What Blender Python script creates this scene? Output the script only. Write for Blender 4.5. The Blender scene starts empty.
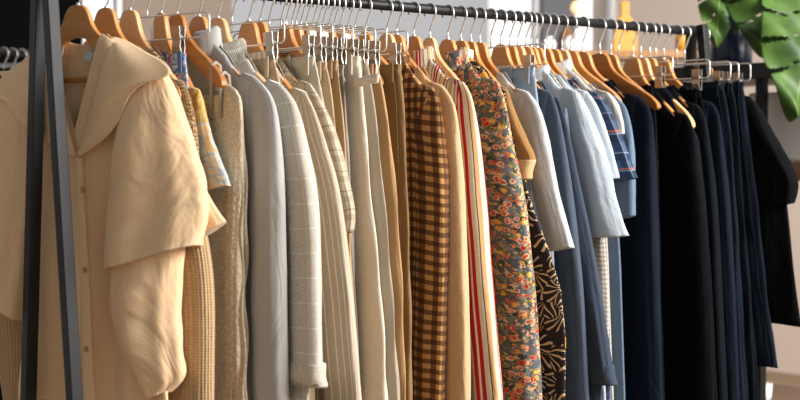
import bpy, bmesh, math, random
from mathutils import Vector, Matrix
R = random.Random(7)
C = bpy.context.scene.collection
PI = math.pi
# ------------------------------------------------------------------ camera model (800 x 400 frame)
F = 1500.0
PITCH = math.atan(45/1500)
TH = math.radians(49.3)
fw = Vector((math.cos(TH)*math.cos(PITCH), math.sin(TH)*math.cos(PITCH), -math.sin(PITCH)))
rt = Vector((math.sin(TH), -math.cos(TH), 0))
up = rt.cross(fw).normalized()
RAIL = 1.60
def ray(px, py): return fw + rt*((px-400)/F) - up*((py-200)/F)
CAM = Vector((0, 0, RAIL)) - ray(78, -20.7)*3.158
def on_plane(px, py, p0, n):
    d = ray(px, py); t = (Vector(p0)-CAM).dot(n)/d.dot(n); return CAM + d*t
def at_depth(px, py, z): return CAM + ray(px, py)*z
def rail_x(px): return on_plane(px, 5+.085*(px-380), (0,0,0), Vector((0,1,0))).x

# ------------------------------------------------------------------ object helpers
def link(name, me, mat=None, parent=None, smooth=True):
    o = bpy.data.objects.new(name, me); C.objects.link(o)
    if mat: me.materials.append(mat)
    if smooth:
        me.polygons.foreach_set('use_smooth', [True]*len(me.polygons))
    if parent: o.parent = parent
    return o
def thing(name, label, cat, loc=(0,0,0), yaw=0, group=None):
    o = bpy.data.objects.new(name, None); C.objects.link(o)
    o.empty_display_size = .05
    o.location = loc; o.rotation_euler = (0,0,yaw)
    tag(o, label, cat, group); return o
def tag(o, label, cat, group=None):
    o['label'] = label; o['category'] = cat
    if group: o['group'] = group
    return o
def struct(o): o['kind'] = 'structure'; return o
class MB:
    def __init__(s): s.v = []; s.f = []; s.uv = []      # uv: per face list
    def add(s, vs, fs, uvs=None):
        k = len(s.v); s.v += [tuple(v) for v in vs]
        for i, f in enumerate(fs):
            s.f.append([q+k for q in f]); s.uv.append(uvs[i] if uvs else [(0,0)]*len(f))
        return s
    def box(s, c, d, rot=None):
        vs = []
        for x in (-1,1):
            for y in (-1,1):
                for z in (-1,1):
                    v = Vector((x*d[0]/2, y*d[1]/2, z*d[2]/2))
                    if rot: v = rot @ v
                    vs.append(v+Vector(c))
        return s.add(vs, [(0,1,3,2),(4,6,7,5),(0,4,5,1),(2,3,7,6),(0,2,6,4),(1,5,7,3)])
    def tube(s, pts, r, n=8, cap=True):
        pts = [Vector(p) for p in pts]; rings = []; nrm = None
        rr = r if isinstance(r, (list,tuple)) else [r]*len(pts)
        for i, p in enumerate(pts):
            t = (pts[min(i+1,len(pts)-1)]-pts[max(i-1,0)]).normalized()
            if nrm is None:
                a = Vector((1,0,0)) if abs(t.x) < .9 else Vector((0,1,0))
                nrm = t.cross(a).normalized()
            nrm = (nrm - t*nrm.dot(t)).normalized(); b = t.cross(nrm)
            rings.append([p + (nrm*math.cos(2*PI*k/n)+b*math.sin(2*PI*k/n))*rr[i] for k in range(n)])
        vs = [v for g in rings for v in g]; fs = []
        for i in range(len(rings)-1):
            for k in range(n):
                fs.append((i*n+k, i*n+(k+1)%n, (i+1)*n+(k+1)%n, (i+1)*n+k))
        if cap: fs += [tuple(range(n))[::-1], tuple((len(rings)-1)*n+k for k in range(n))]
        return s.add(vs, fs)
    def lathe(s, prof, n=32, c=(0,0,0)):
        vs = [(c[0]+r*math.cos(2*PI*k/n), c[1]+r*math.sin(2*PI*k/n), c[2]+z) for r, z in prof for k in range(n)]
        fs = [(i*n+k, i*n+(k+1)%n, (i+1)*n+(k+1)%n, (i+1)*n+k) for i in range(len(prof)-1) for k in range(n)]
        fs += [tuple(range(n))[::-1], tuple((len(prof)-1)*n+k for k in range(n))]
        return s.add(vs, fs)
    def mesh(s, name):
        me = bpy.data.meshes.new(name); me.from_pydata(s.v, [], s.f)
        ul = me.uv_layers.new(name='UVMap')
        flat = [c for f in s.uv for p in f for c in p]
        ul.data.foreach_set('uv', flat)
        me.update(); return me
    def build(s, name, mat, parent=None, smooth=True, bevel=0):
        me = s.mesh(name)
        o = link(name, me, mat, parent, smooth)
        if bevel:
            m = o.modifiers.new('bevel', 'BEVEL'); m.width = bevel; m.segments = 2; m.limit_method = 'ANGLE'
        return o
def spline(pts, m):
    """Catmull-Rom resample (any tuple size)"""
    n = len(pts)
    if n == 1: return [pts[0]]*m
    cum = [0]
    for i in range(1, n):
        cum.append(cum[-1]+max(1e-6, math.dist(pts[i][:2], pts[i-1][:2])))
    out = []
    for j in range(m):
        s = cum[-1]*j/(m-1)
        i = 0
        while i < n-2 and s > cum[i+1]: i += 1
        t = (s-cum[i])/(cum[i+1]-cum[i])
        p0 = pts[max(i-1,0)]; p1 = pts[i]; p2 = pts[i+1]; p3 = pts[min(i+2,n-1)]
        out.append(tuple(.5*((2*b)+(c-a)*t+(2*a-5*b+4*c-d)*t*t+(3*b-a-3*c+d)*t**3) for a,b,c,d in zip(p0,p1,p2,p3)))
    return out
def interp(tab, z):
    """tab: list (z, val) sorted descending in z"""
    if z >= tab[0][0]: return tab[0][1]
    for (a, va), (b, vb) in zip(tab, tab[1:]):
        if z >= b:
            t = (z-b)/(a-b) if a > b else 0
            return vb+(va-vb)*t
    return tab[-1][1]

# ------------------------------------------------------------------ materials
def lin(c):
    return tuple(((x/255)/12.92 if x/255 <= .04045 else ((x/255+.055)/1.055)**2.4) for x in c)+(1,)
class Mat:
    def __init__(s, name, rough=.9, metal=0, spec=.3):
        s.m = bpy.data.materials.new(name); s.m.use_nodes = True
        s.t = s.m.node_tree; s.b = s.t.nodes['Principled BSDF']
        s.b.inputs['Roughness'].default_value = rough; s.b.inputs['Metallic'].default_value = metal
        s.b.inputs['Specular IOR Level'].default_value = spec
        s._uv = None
    def n(s, typ, **kw):
        o = s.t.nodes.new(typ)
        for k, v in kw.items(): setattr(o, k, v)
        return o
    def put(s, sock, v):
        if isinstance(v, bpy.types.NodeSocket): s.t.links.new(v, sock)
        elif isinstance(v, (tuple, list)): sock.default_value = v
        else: sock.default_value = v
    def uv(s):
        if not s._uv: s._uv = s.n('ShaderNodeUVMap', uv_map='UVMap').outputs[0]
        return s._uv
    def obj(s): return s.n('ShaderNodeTexCoord').outputs['Object']
    def sep(s, v):
        o = s.n('ShaderNodeSeparateXYZ'); s.put(o.inputs[0], v); return o.outputs[0], o.outputs[1], o.outputs[2]
    def comb(s, x, y, z=0.0):
        o = s.n('ShaderNodeCombineXYZ'); s.put(o.inputs[0], x); s.put(o.inputs[1], y); s.put(o.inputs[2], z); return o.outputs[0]
    def math(s, op, a, b=0.0, clamp=False):
        o = s.n('ShaderNodeMath', operation=op, use_clamp=clamp); s.put(o.inputs[0], a); s.put(o.inputs[1], b); return o.outputs[0]
    def mix(s, f, a, b, mode='MIX'):
        o = s.n('ShaderNodeMix', data_type='RGBA', blend_type=mode)
        s.put(o.inputs[0], f); s.put(o.inputs[6], a); s.put(o.inputs[7], b); return o.outputs[2]
    def noise(s, vec, scale, detail=2.0, col=False, dist=0.0):
        o = s.n('ShaderNodeTexNoise'); s.put(o.inputs['Vector'], vec)
        o.inputs['Scale'].default_value = scale; o.inputs['Detail'].default_value = detail; o.inputs['Distortion'].default_value = dist
        return o.outputs['Color' if col else 'Fac']
    def vor(s, vec, scale, feat='F1'):
        o = s.n('ShaderNodeTexVoronoi', feature=feat); s.put(o.inputs['Vector'], vec); o.inputs['Scale'].default_value = scale; return o
    def ramp(s, f, stops, const=False):
        o = s.n('ShaderNodeValToRGB'); s.put(o.inputs[0], f)
        e = o.color_ramp.elements
        while len(e) < len(stops): e.new(.5)
        for k, (p, c) in zip(e, stops): k.position = p; k.color = lin(c) if len(c) == 3 else c
        if const: o.color_ramp.interpolation = 'CONSTANT'
        return o.outputs[0]
    def stripe(s, x, period, duty, off=0.0):
        q = s.math('FRACT', s.math('ADD', s.math('DIVIDE', x, period), off)); return s.math('LESS_THAN', q, duty)
    def color(s, v): s.put(s.b.inputs['Base Color'], v); return s
    def bump(s, h, strength=.3, dist=.002, drape=.5):
        o = s.n('ShaderNodeBump'); o.inputs['Strength'].default_value = strength; o.inputs['Distance'].default_value = dist
        s.put(o.inputs['Height'], h); s.t.links.new(o.outputs[0], s.b.inputs['Normal'])
        if s._uv is not None and drape:                        # soft hanging creases
            x, y, _ = s.sep(s.uv()); q = s.comb(s.math('MULTIPLY', x, 26.), s.math('MULTIPLY', y, 6.))
            o2 = s.n('ShaderNodeBump'); o2.inputs['Strength'].default_value = drape; o2.inputs['Distance'].default_value = .012
            s.put(o2.inputs['Height'], s.noise(q, 1., 3., dist=1.0)); s.t.links.new(o2.outputs[0], o.inputs['Normal'])
        return s
def scaled(m, v, sx, sy):
    x, y, z = m.sep(v); return m.comb(m.math('MULTIPLY', x, sx), m.math('MULTIPLY', y, sy))
def mottle(m, col, amt=.10, sc=260.):
    """fine yarn variation"""
    f = m.noise(m.uv(), sc, 3.)
    g = m.ramp(f, [(.25, (255*(1-amt),)*3), (.75, (255,)*3)])
    return m.mix(1.0, col, g, 'MULTIPLY')
def cloth(name, rgb, weave=.25, sc=320., rough=.92, amt=.12, sheen=.15, spec=.2, drape=.5):
    m = Mat(name, rough, 0, spec)
    m.color(mottle(m, lin(rgb), amt, sc))
    f = m.noise(m.uv(), sc*1.6, 2.); w = m.noise(m.uv(), 14., 3.)
    m.bump(m.math('ADD', m.math('MULTIPLY', f, .35), m.math('MULTIPLY', w, 2.2)), weave, .004, drape)
    m.b.inputs['Sheen Weight'].default_value = sheen
    return m
def plain(name, rgb, rough=.5, metal=0, spec=.5):
    m = Mat(name, rough, metal, spec); m.color(lin(rgb))
    f = m.noise(m.obj(), 90., 2.); m.bump(f, .05, .001); return m.m
def rib(name, rgb, per, dark, bump=.7, axis=0, wob=0.0):
    m = Mat(name, .95, 0, .15); x, y, _ = m.sep(m.uv()); c = x if axis == 0 else y
    if wob: c = m.math('ADD', c, m.math('MULTIPLY', m.noise(m.uv(), 60., 2.), wob))
    s = m.math('SINE', m.math('MULTIPLY', c, 2*PI/per)); s2 = m.math('SINE', m.math('MULTIPLY', y if axis == 0 else x, 2*PI/.006))
    h = m.math('ADD', s, m.math('MULTIPLY', s2, .35))
    col = m.mix(m.math('MULTIPLY_ADD', h, .35, True) if False else m.math('ADD', m.math('MULTIPLY', h, .32), .5, True), lin(dark), lin(rgb))
    m.color(mottle(m, col, .15)); m.bump(h, bump, .003); m.b.inputs['Sheen Weight'].default_value = .15
    return m.m
M = {}
M['cream'] = cloth('cream linen', (234,203,166), .22, 420, amt=.07).m
def creased():
    m = Mat('cream linen', .92, 0, .2); m.color(mottle(m, lin((236,201,158)), .07, 420))
    a = m.noise(scaled(m, m.uv(), 9., 3.5), 1., 3., dist=1.6); b = m.noise(scaled(m, m.uv(), 30., 14.), 1., 3., dist=1.); c = m.noise(m.uv(), 600., 2.)
    m.bump(m.math('ADD', m.math('ADD', a, m.math('MULTIPLY', b, .18)), m.math('MULTIPLY', c, .02)), .5, .03, 0); m.b.inputs['Sheen Weight'].default_value = .12; return m.m
M['cream_smooth'] = cloth('smooth cream linen', (236,201,158), .12, 420, amt=.07, drape=0).m; M['cream'] = creased()
M['tan_rib'] = rib('tan rib knit', (206,174,132), .0058, (178,146,106), .45)
M['straw'] = rib('straw knit', (218,186,140), .009, (140,106,66), .8, 1, .02)
def print_tee():
    m = Mat('printed jersey', .9, 0, .2); x, y, _ = m.sep(m.uv())
    n1 = m.noise(m.uv(), 22., 2., dist=1.2)
    low = m.ramp(n1, [(0,(228,208,176)),(.42,(214,204,186)),(.47,(158,172,186)),(.55,(196,198,196)),(.62,(222,192,146)),(.7,(208,166,112))])
    hi = m.ramp(m.noise(m.uv(), 35., 2., dist=.6), [(.3,(206,164,86)),(.5,(222,190,120)),(.68,(190,142,66))])
    f = m.math('GREATER_THAN', y, -.245)
    m.color(mottle(m, m.mix(f, low, hi), .1)); m.bump(m.noise(m.uv(), 400.), .1); return m.m
M['print'] = print_tee()
def blueprint():
    m = Mat('printed cotton', .9, 0, .2)
    m.color(m.ramp(m.noise(m.uv(), 45., 2., dist=.8), [(.38,(228,232,236)),(.45,(70,104,150)),(.52,(190,206,222)),(.6,(180,60,60)),(.64,(236,236,232))])); return m.m
M['blueprint'] = blueprint()
def crochet():
    m = Mat('bobble knit', .95, 0, .15); v = m.vor(scaled(m, m.uv(), 1.3, .75), 190.)
    d = v.outputs['Distance']
    m.color(mottle(m, m.ramp(d, [(.1,(226,212,188)),(.6,(204,188,160))]), .12)); m.bump(m.math('SUBTRACT', 1.0, d), .45, .004); return m.m
M['crochet'] = crochet()
M['grey'] = cloth('light grey wool', (188,186,182), .2, 500, amt=.16).m
def tweed():
    m = Mat('cream tweed', .95, 0, .15); x, y, _ = m.sep(m.uv())
    n = m.noise(scaled(m, m.uv(), 1, 1), 330., 2.)
    hx = m.math('SINE', m.math('MULTIPLY', x, 2*PI/.0045)); hy = m.math('SINE', m.math('MULTIPLY', y, 2*PI/.0045))
    w = m.math('MULTIPLY', hx, hy)
    base = m.ramp(m.math('ADD', m.math('MULTIPLY', w, .3), n), [(.2,(186,174,152)),(.5,(214,204,186)),(.8,(236,230,218))])
    g = m.math('MAXIMUM', m.stripe(x, .034, .07), m.stripe(y, .052, .05))
    m.color(m.mix(m.math('MULTIPLY', g, .75), base, lin((242,238,230)))); m.bump(m.math('ADD', w, n), .6, .003); return m.m
M['tweed'] = tweed()
def pin():
    m = Mat('pinstripe suiting', .9, 0, .2); x, y, _ = m.sep(m.uv())
    m.color(m.mix(m.stripe(x, .0105, .16), mottle(m, lin((190,172,148)), .1), lin((222,210,192))))
    m.bump(m.noise(m.uv(), 400.), .2, .002); return m.m
M['pin'] = pin()
def check(name, base, bands):
    m = Mat(name, .9, 0, .2); x, y, _ = m.sep(m.uv()); col = mottle(m, lin(base), .1)
    for ax, per, duty, off, rgb, a in bands:
        f = m.stripe(x if ax == 0 else y, per, duty, off); col = m.mix(m.math('MULTIPLY', f, a), col, lin(rgb))
    m.color(col); m.bump(m.noise(m.uv(), 380.), .25, .002); return m.m
M['plaid'] = check('beige plaid', (206,190,164), [(0,.045,.3,0,(150,140,120),.55),(1,.045,.3,.2,(150,136,112),.55),(0,.045,.06,.6,(96,90,84),.6),(1,.045,.06,.7,(96,90,84),.6)])
M['gingham'] = check('brown gingham', (214,162,104), [(0,.024,.5,0,(70,40,26),.76),(1,.024,.5,.25,(70,40,26),.76)])
M['navyplaid'] = check('navy plaid', (72,92,122), [(0,.05,.4,0,(34,46,70),.75),(1,.05,.4,.2,(34,46,70),.75),(0,.05,.06,.7,(136,150,166),.7),(1,.05,.06,.8,(136,150,166),.7),(1,.1,.04,.35,(176,96,70),.8)])
M['brownline'] = check('fine striped cotton', (178,176,170), [(1,.012,.4,0,(150,122,98),.8)])
def redstripe():
    m = Mat('striped blanket cloth', .9, 0, .2); x, y, _ = m.sep(m.uv())
    f = m.math('FRACT', m.math('ADD', m.math('DIVIDE', x, .085), .12))
    W=(214,199,176); T=(206,160,110); D=(84,72,58); RD=(176,30,34)
    m.color(mottle(m, m.ramp(f, [(0,W),(.09,D),(.12,W),(.19,RD),(.25,W),(.275,RD),(.335,W),(.43,D),(.455,T),(.55,W),(.60,RD),(.66,W),(.73,D),(.765,W),(.83,T),(.93,D),(.955,W)], True), .12))
    m.bump(m.noise(m.uv(), 300.), .3, .002); return m.m
M['redstripe'] = redstripe()
def floral():
    m = Mat('floral print', .9, 0, .2)
    d = m.mix(.014, m.uv(), m.noise(m.uv(), 120., 2., True), 'ADD')
    v = m.vor(d, 64.); v2 = m.vor(d, 120.); v3 = m.vor(d, 90.)
    bg = m.ramp(m.sep(v3.outputs['Color'])[0], [(0,(92,98,104)),(.4,(122,126,124)),(.7,(70,70,66)),(.85,(104,104,70))], True)
    sm = m.math('LESS_THAN', v2.outputs['Distance'], .36)
    smc = m.ramp(m.sep(v2.outputs['Color'])[0], [(0,(206,150,70)),(.25,(150,140,90)),(.45,(186,92,62)),(.6,(222,190,130)),(.8,(96,104,84))], True)
    col = m.mix(sm, bg, smc)
    big = m.math('LESS_THAN', v.outputs['Distance'], .44); mid = m.math('LESS_THAN', v.outputs['Distance'], .29); core = m.math('LESS_THAN', v.outputs['Distance'], .12)
    c1 = m.ramp(m.sep(v.outputs['Color'])[0], [(0,(226,176,130)),(.3,(212,156,70)),(.5,(226,190,150)),(.72,(214,120,84))], True)
    c2 = m.ramp(m.sep(v.outputs['Color'])[0], [(0,(190,66,52)),(.3,(226,180,90)),(.5,(196,80,64)),(.72,(176,44,44))], True)
    col = m.mix(big, col, c1); col = m.mix(mid, col, c2); col = m.mix(core, col, lin((236,206,160)))
    m.color(mottle(m, col, .12)); m.bump(m.noise(m.uv(), 400.), .1); return m.m
M['floral'] = floral()
def leafprint():
    m = Mat('black leaf print', .85, 0, .3)
    d = m.mix(.03, m.uv(), m.noise(m.uv(), 14., 2., True), 'ADD')
    v = m.vor(d, 25.); cx, cy, _ = m.sep(v.outputs['Position']); x, y, _ = m.sep(d); r1, r2, r3 = m.sep(v.outputs['Color'])
    dx = m.math('SUBTRACT', x, cx); dy = m.math('SUBTRACT', y, cy); an = m.math('MULTIPLY', r1, 6.28)
    ca = m.math('COSINE', an); sa = m.math('SINE', an)
    p = m.math('ADD', m.math('MULTIPLY', dx, ca), m.math('MULTIPLY', dy, sa)); q = m.math('SUBTRACT', m.math('MULTIPLY', dy, ca), m.math('MULTIPLY', dx, sa))
    rad = m.math('ARCTAN2', q, m.math('ADD', p, .03))                     # fronds fanning from one point
    w = m.math('SINE', m.math('ADD', m.math('MULTIPLY', rad, 15.), m.math('MULTIPLY', p, 40.)))
    f = m.math('MULTIPLY', m.math('GREATER_THAN', w, .62), m.math('LESS_THAN', v.outputs['Distance'], .72))
    f = m.math('MULTIPLY', f, m.math('GREATER_THAN', r2, .06))
    col = m.mix(f, lin((30,23,20)), lin((190,160,120)))
    fl = m.vor(m.uv(), 20.)
    fm = m.math('MULTIPLY', m.math('LESS_THAN', fl.outputs['Distance'], .28), m.math('GREATER_THAN', m.sep(fl.outputs['Color'])[0], .66))
    m.color(m.mix(fm, col, lin((206,154,60)))); m.bump(m.noise(m.uv(), 400.), .1); return m.m
M['leafprint'] = leafprint()
M['mustard'] = cloth('mustard cotton', (150,110,62)).m
M['stonetrim'] = cloth('tan cuff cloth', (205,172,124)).m
for k, rgb in dict(peach=(214,178,136), c_cream=(212,202,184), c_beige=(196,172,140), c_tan=(180,150,112), c_grey=(150,142,132), c_white=(222,211,192),
                   c_greige=(178,166,148), c_camel=(190,152,106), c_olive=(136,108,70), c_brown=(112,86,58), palegrey=(200,200,198), paledenim=(150,164,178), slate=(70,81,96),
                   slatedark=(58,68,83), slatemid=(98,110,126), lightblue=(192,203,212), whiteblue=(205,214,222), palestone=(196,192,184), denim=(102,122,144), navy=(30,38,50),
                   navydeep=(15,19,25), black=(10,11,13), navysoft=(20,27,38), midnight=(13,16,22), indigo=(22,29,40), sand=(205,180,146), buff=(190,165,130)).items():
    M[k] = cloth(k+' fabric', rgb, .25, 360, amt=.16, sheen=0 if sum(rgb) < 200 else .10, spec=.08 if sum(rgb) < 200 else .2).m
def wood(name, a, b):
    m = Mat(name, .42, 0, .45); v = m.obj(); x, y, z = m.sep(v)
    q = m.comb(m.math('MULTIPLY', x, 60.), m.math('MULTIPLY', y, 5.), m.math('MULTIPLY', z, 40.))
    m.color(m.ramp(m.noise(q, 1.0, 4., dist=.6), [(.3, a), (.7, b)])); return m.m
M['wood'] = wood('beech wood', (180,118,60), (208,150,90))
M['wood_pale'] = wood('pale beech wood', (206,156,102), (226,182,132))
M['wood_dark'] = wood('honey wood', (154,94,42), (182,120,60))
M['chrome'] = plain('satin steel wire', (214,212,207), .42, .8)
M['clip'] = plain('clip steel', (168,163,154), .42, 1.0)
M['blackmetal'] = plain('black powder coat', (17,18,19), .5, 0, .3)
M['tag'] = plain('white size tag', (235,235,232), .4)
M['label'] = plain('pale blue label', (190,206,216), .6)
M['button'] = plain('horn button', (176,130,84), .35)
M['darkbutton'] = plain('dark button', (40,42,50), .35)
M['vinyl'] = plain('rubber', (22,22,22), .8)

# ------------------------------------------------------------------ hangers
HP = [(0,0,-.064),(.012,-.0005,-.0645),(.022,-.003,-.066),(.030,-.009,-.069),(.036,-.018,-.073),(.041,-.029,-.078),(.048,-.040,-.083),(.059,-.051,-.090),(.077,-.063,-.101),(.10,-.075,-.113),
      (.13,-.089,-.128),(.16,-.104,-.141),(.19,-.119,-.151),(.208,-.131,-.156),(.217,-.139,-.155),(.221,-.145,-.151)]
def hang_top(u):
    u = abs(u); t = [(-a, b) for a, b, c in HP]
    return interp(t, -u)
def hanger_body_mesh(name):
    mb = MB(); half = spline(HP, 34); st = [(-u, t, b) for u, t, b in half[::-1]] + half[1:]
    n = 20; vs = []
    for u, t, b in st:
        q = abs(u)/.22; th = .0068+.0012*q*q; bend = -.012*q*q
        zc = (t+b)/2; h = max((t-b)/2, .002)
        for k in range(n):
            a = 2*PI*k/n; ca, sa = math.cos(a), math.sin(a)
            sx = math.copysign(abs(ca)**.28, ca); sz = math.copysign(abs(sa)**.3, sa)
            vs.append((th*sx+bend, -u, zc+h*sz))
    fs = [(i*n+k, (i+1)*n+k, (i+1)*n+(k+1)%n, i*n+(k+1)%n) for i in range(len(st)-1) for k in range(n)]
    fs += [tuple(range(n)), tuple((len(st)-1)*n+k for k in range(n))[::-1]]
    mb.add(vs, fs); return mb.mesh(name)
HM = {}
for k in ('wood', 'wood_pale', 'wood_dark'):
    HM[k] = hanger_body_mesh('hanger_body'); HM[k].materials.append(M[k]); HM[k].polygons.foreach_set('use_smooth', [True]*len(HM[k].polygons)); HM[k].set_sharp_from_angle(angle=math.radians(38))
RR = .0125
def hook_mesh(H, z0=-.01):
    """? shaped wire from z0 to the rail centre at height H"""
    Rc = .0215; cz = H + RR + .0022 - Rc
    pts = [(0,0,z0),(0,0,H-.062),(0,.0005,H-.054),(0,-.004,H-.046)]
    for a in range(-48, 216, 12):
        t = math.radians(a); pts.append((0, -Rc*math.cos(t), cz+Rc*math.sin(t)))
    pts = [pts[0]] + spline([(p[1], p[2]) for p in pts[1:]], 44)
    pts = [pts[0]] + [(0, p[0], p[1]) for p in pts[1:]]
    return MB().tube(pts, .0022, 8)
def top_z(px): 
    X = rail_x(px); return on_plane(px, 5+(px-78)*.0925, (X,0,0), Vector((0,1,0))).z
GROUPW = 'wooden hangers on the rail'; GROUPC = 'metal clip hangers on the rail'
def wood_hanger(px, label, yaw=0, kind='wood', su=1, sz=1, tagat=None, bar=False, group=GROUPW):
    X = rail_x(px); Z = top_z(px)
    t = thing('wooden_hanger', label, 'hanger', (X,0,Z), math.radians(yaw), group)
    b = bpy.data.objects.new('hanger_body', HM[kind]); C.objects.link(b); b.parent = t; b.scale = (1, su, sz)
    hook_mesh(RAIL-Z).build('hook', M['chrome'], t)
    MB().lathe([(.0045,-.004),(.0045,.003),(.003,.005)], 12).build('ferrule', M['chrome'], t)
    if tagat:
        q = MB(); u = tagat; z = hang_top(u/su)*sz
        q.box((-.0005, -u, z-.014), (.021, .014, .034)); o = q.build('size_tag', M['tag'], t, False, .003)
    if bar:
        q = MB(); q.tube([(0,.155,-.155),(0,.0,-.158),(0,-.155,-.155)], .0055, 12); q.build('trouser_bar', M['wood_dark'], t)
    return t
CL_W, CL_H = .195, .052
def clip_frame():
    r = .012; w, h = CL_W, CL_H; pts = []
    for cx, cz, a0 in ((w-r,-r,90),(w-r,-h+r,0),(-w+r,-h+r,-90),(-w+r,-r,-180)):
        for k in range(6):
            a = math.radians(a0-18*k); pts.append((0, -(cx+r*math.cos(a)), cz+r*math.sin(a)))
    pts.append(pts[0]); return MB().tube(pts, .0019, 8, False)
CF = clip_frame().mesh('wire_frame'); CF.materials.append(M['chrome']); CF.polygons.foreach_set('use_smooth', [True]*len(CF.polygons))
def clip_meshes():
    p = MB()
    for s in (-1, 1):
        prof = [(s*.0075, .026), (s*.0065, .008), (s*.0045, -.004), (s*.0065, -.016), (s*.003, -.034)]
        vs = []; fs = []
        for x, z in prof:
            wd = .0125 if z > -.02 else .0145
            for dx in (0, s*.0014):
                for y in (-wd, wd): vs.append((x+dx, y, z))
        for i in range(len(prof)-1):
            a = i*4; b = a+4
            fs += [(a,a+1,b+1,b), (a+2,b+2,b+3,a+3), (a,b,b+2,a+2), (a+1,a+3,b+3,b+1)]
        fs += [(0,2,3,1), (16,17,19,18)]
        p.add(vs, fs)
    sp = MB(); pts = [(.004*math.cos(k*.6), -.009+.018*k/60, .002+.004*math.sin(k*.6)) for k in range(61)]
    sp.tube(pts, .001, 6)
    return p.mesh('clip_jaws'), sp.mesh('clip_spring')
CJ, CS = clip_meshes(); CJ.materials.append(M['clip']); CS.materials.append(M['chrome'])
def raw(name, me, parent, loc=(0,0,0)):
    o = bpy.data.objects.new(name, me); C.objects.link(o); o.parent = parent; o.location = loc; return o
def clip_hanger_at(loc, H, label, yaw=0, cu=.15, group=GROUPC):
    t = thing('clip_hanger', label, 'hanger', loc, math.radians(yaw), group)
    raw('wire_frame', CF, t); hook_mesh(H, 0).build('hook', M['chrome'], t)
    for s in (-1, 1):
        c = raw('clip', CJ, t, (0, -s*cu, -CL_H)); raw('clip_spring', CS, c)
    return t
def clip_hanger(px, label, yaw=0, cu=.15, dz=-.012):
    X = rail_x(px); Z = top_z(px)+dz
    return clip_hanger_at((X,0,Z), RAIL-Z, label, yaw, cu)

# ------------------------------------------------------------------ cloth builders (local frame: x thickness, y = -u, z)
class Frame:
    def __init__(s, px, yaw, dz=0.0):
        s.px = px; s.yaw = math.radians(yaw); s.X = rail_x(px); s.Z = top_z(px)+dz
        s.o = Vector((s.X, 0, s.Z)); s.nx = Vector((math.cos(s.yaw), math.sin(s.yaw), 0)); s.ud = Vector((math.sin(s.yaw), -math.cos(s.yaw), 0))
    def l(s, px, py, w=0.0):
        p = on_plane(px, py, s.o+s.nx*w, s.nx)-s.o
        return (p.dot(s.ud), p.z)
def grid_faces(m, n, closed=True, uvf=None):
    fs = []; uv = []
    for i in range(m-1):
        for k in range(n if closed else n-1):
            k2 = (k+1) % n if closed else k+1
            fs.append((i*n+k, i*n+k2, (i+1)*n+k2, (i+1)*n+k))
            if uvf: uv.append([uvf(i,k), uvf(i,k+1), uvf(i+1,k+1), uvf(i+1,k)])
    return fs, uv
def loft(L, Rr, D, m=40, n=36, w0=0.0, fold=.06, nf=5, ex=.85, seed=0, wob=.004, capb=True, fold_top=0.15, wl=None):
    """closed sleeve-like tube: rings between L and R (u,z) with half depth D (list)"""
    r = random.Random(seed); L = spline(L, m); Rr = spline(Rr, m)
    D = [interp([(-i/(len(D)-1), d) for i, d in enumerate(D)], -j/(m-1)) for j in range(m)]
    W = [0]*m if wl is None else [interp([(-i/(len(wl)-1), d) for i, d in enumerate(wl)], -j/(m-1)) for j in range(m)]
    ph = [r.uniform(0, 6.28) for _ in range(8)]
    vs = []; wid = []
    for j in range(m):
        t = j/(m-1); (lu, lz), (ru, rz) = L[j], Rr[j]
        cu, cz = (lu+ru)/2, (lz+rz)/2; hu, hz = (ru-lu)/2, (rz-lz)/2
        amp = fold*(fold_top+(1-fold_top)*min(1, t*2.2))
        wid.append(abs(hu)+abs(hz))
        sh = wob*t*math.sin(7*t+ph[3])
        for k in range(n):
            a = 2*PI*k/n
            ca, sa = math.cos(a), math.sin(a)
            q = 1+amp*math.sin(nf*a+ph[0]+1.6*math.sin(3*t+ph[1]))+.5*amp*math.sin((nf*2+1)*a+ph[2]+4*t)
            c2 = math.copysign(abs(ca)**ex, ca); s2 = math.copysign(abs(sa)**ex, sa)
            q2 = 1+(q-1)*.45
            x = w0+W[j]+sh+D[j]*s2*q+ amp*.03*math.sin(9*t*3+2*a+ph[4])*abs(hu)*6
            vs.append((x, -(cu+hu*c2*q2), cz+hz*c2*q2+ amp*.01*math.sin(13*t+3*a+ph[5])))
    per = max(wid)*2.6
    fs, uv = grid_faces(m, n, True, lambda i, k: (per*(k/n), L[i][1]))
    mb = MB(); mb.add(vs, fs, uv)
    def cap(j, inward):
        (lu, lz), (ru, rz) = L[j], Rr[j]; c = (w0+W[j], -(lu+ru)/2, (lz+rz)/2+inward)
        k0 = len(mb.v); mb.v.append(c)
        for k in range(n):
            a, b = j*n+k, j*n+(k+1) % n
            f = [b, a, k0] if j == 0 else [a, b, k0]
            mb.f.append(f); mb.uv.append([(0,L[j][1])]*3)
    cap(0, 0)
    if capb: cap(m-1, .05)
    return mb
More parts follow.
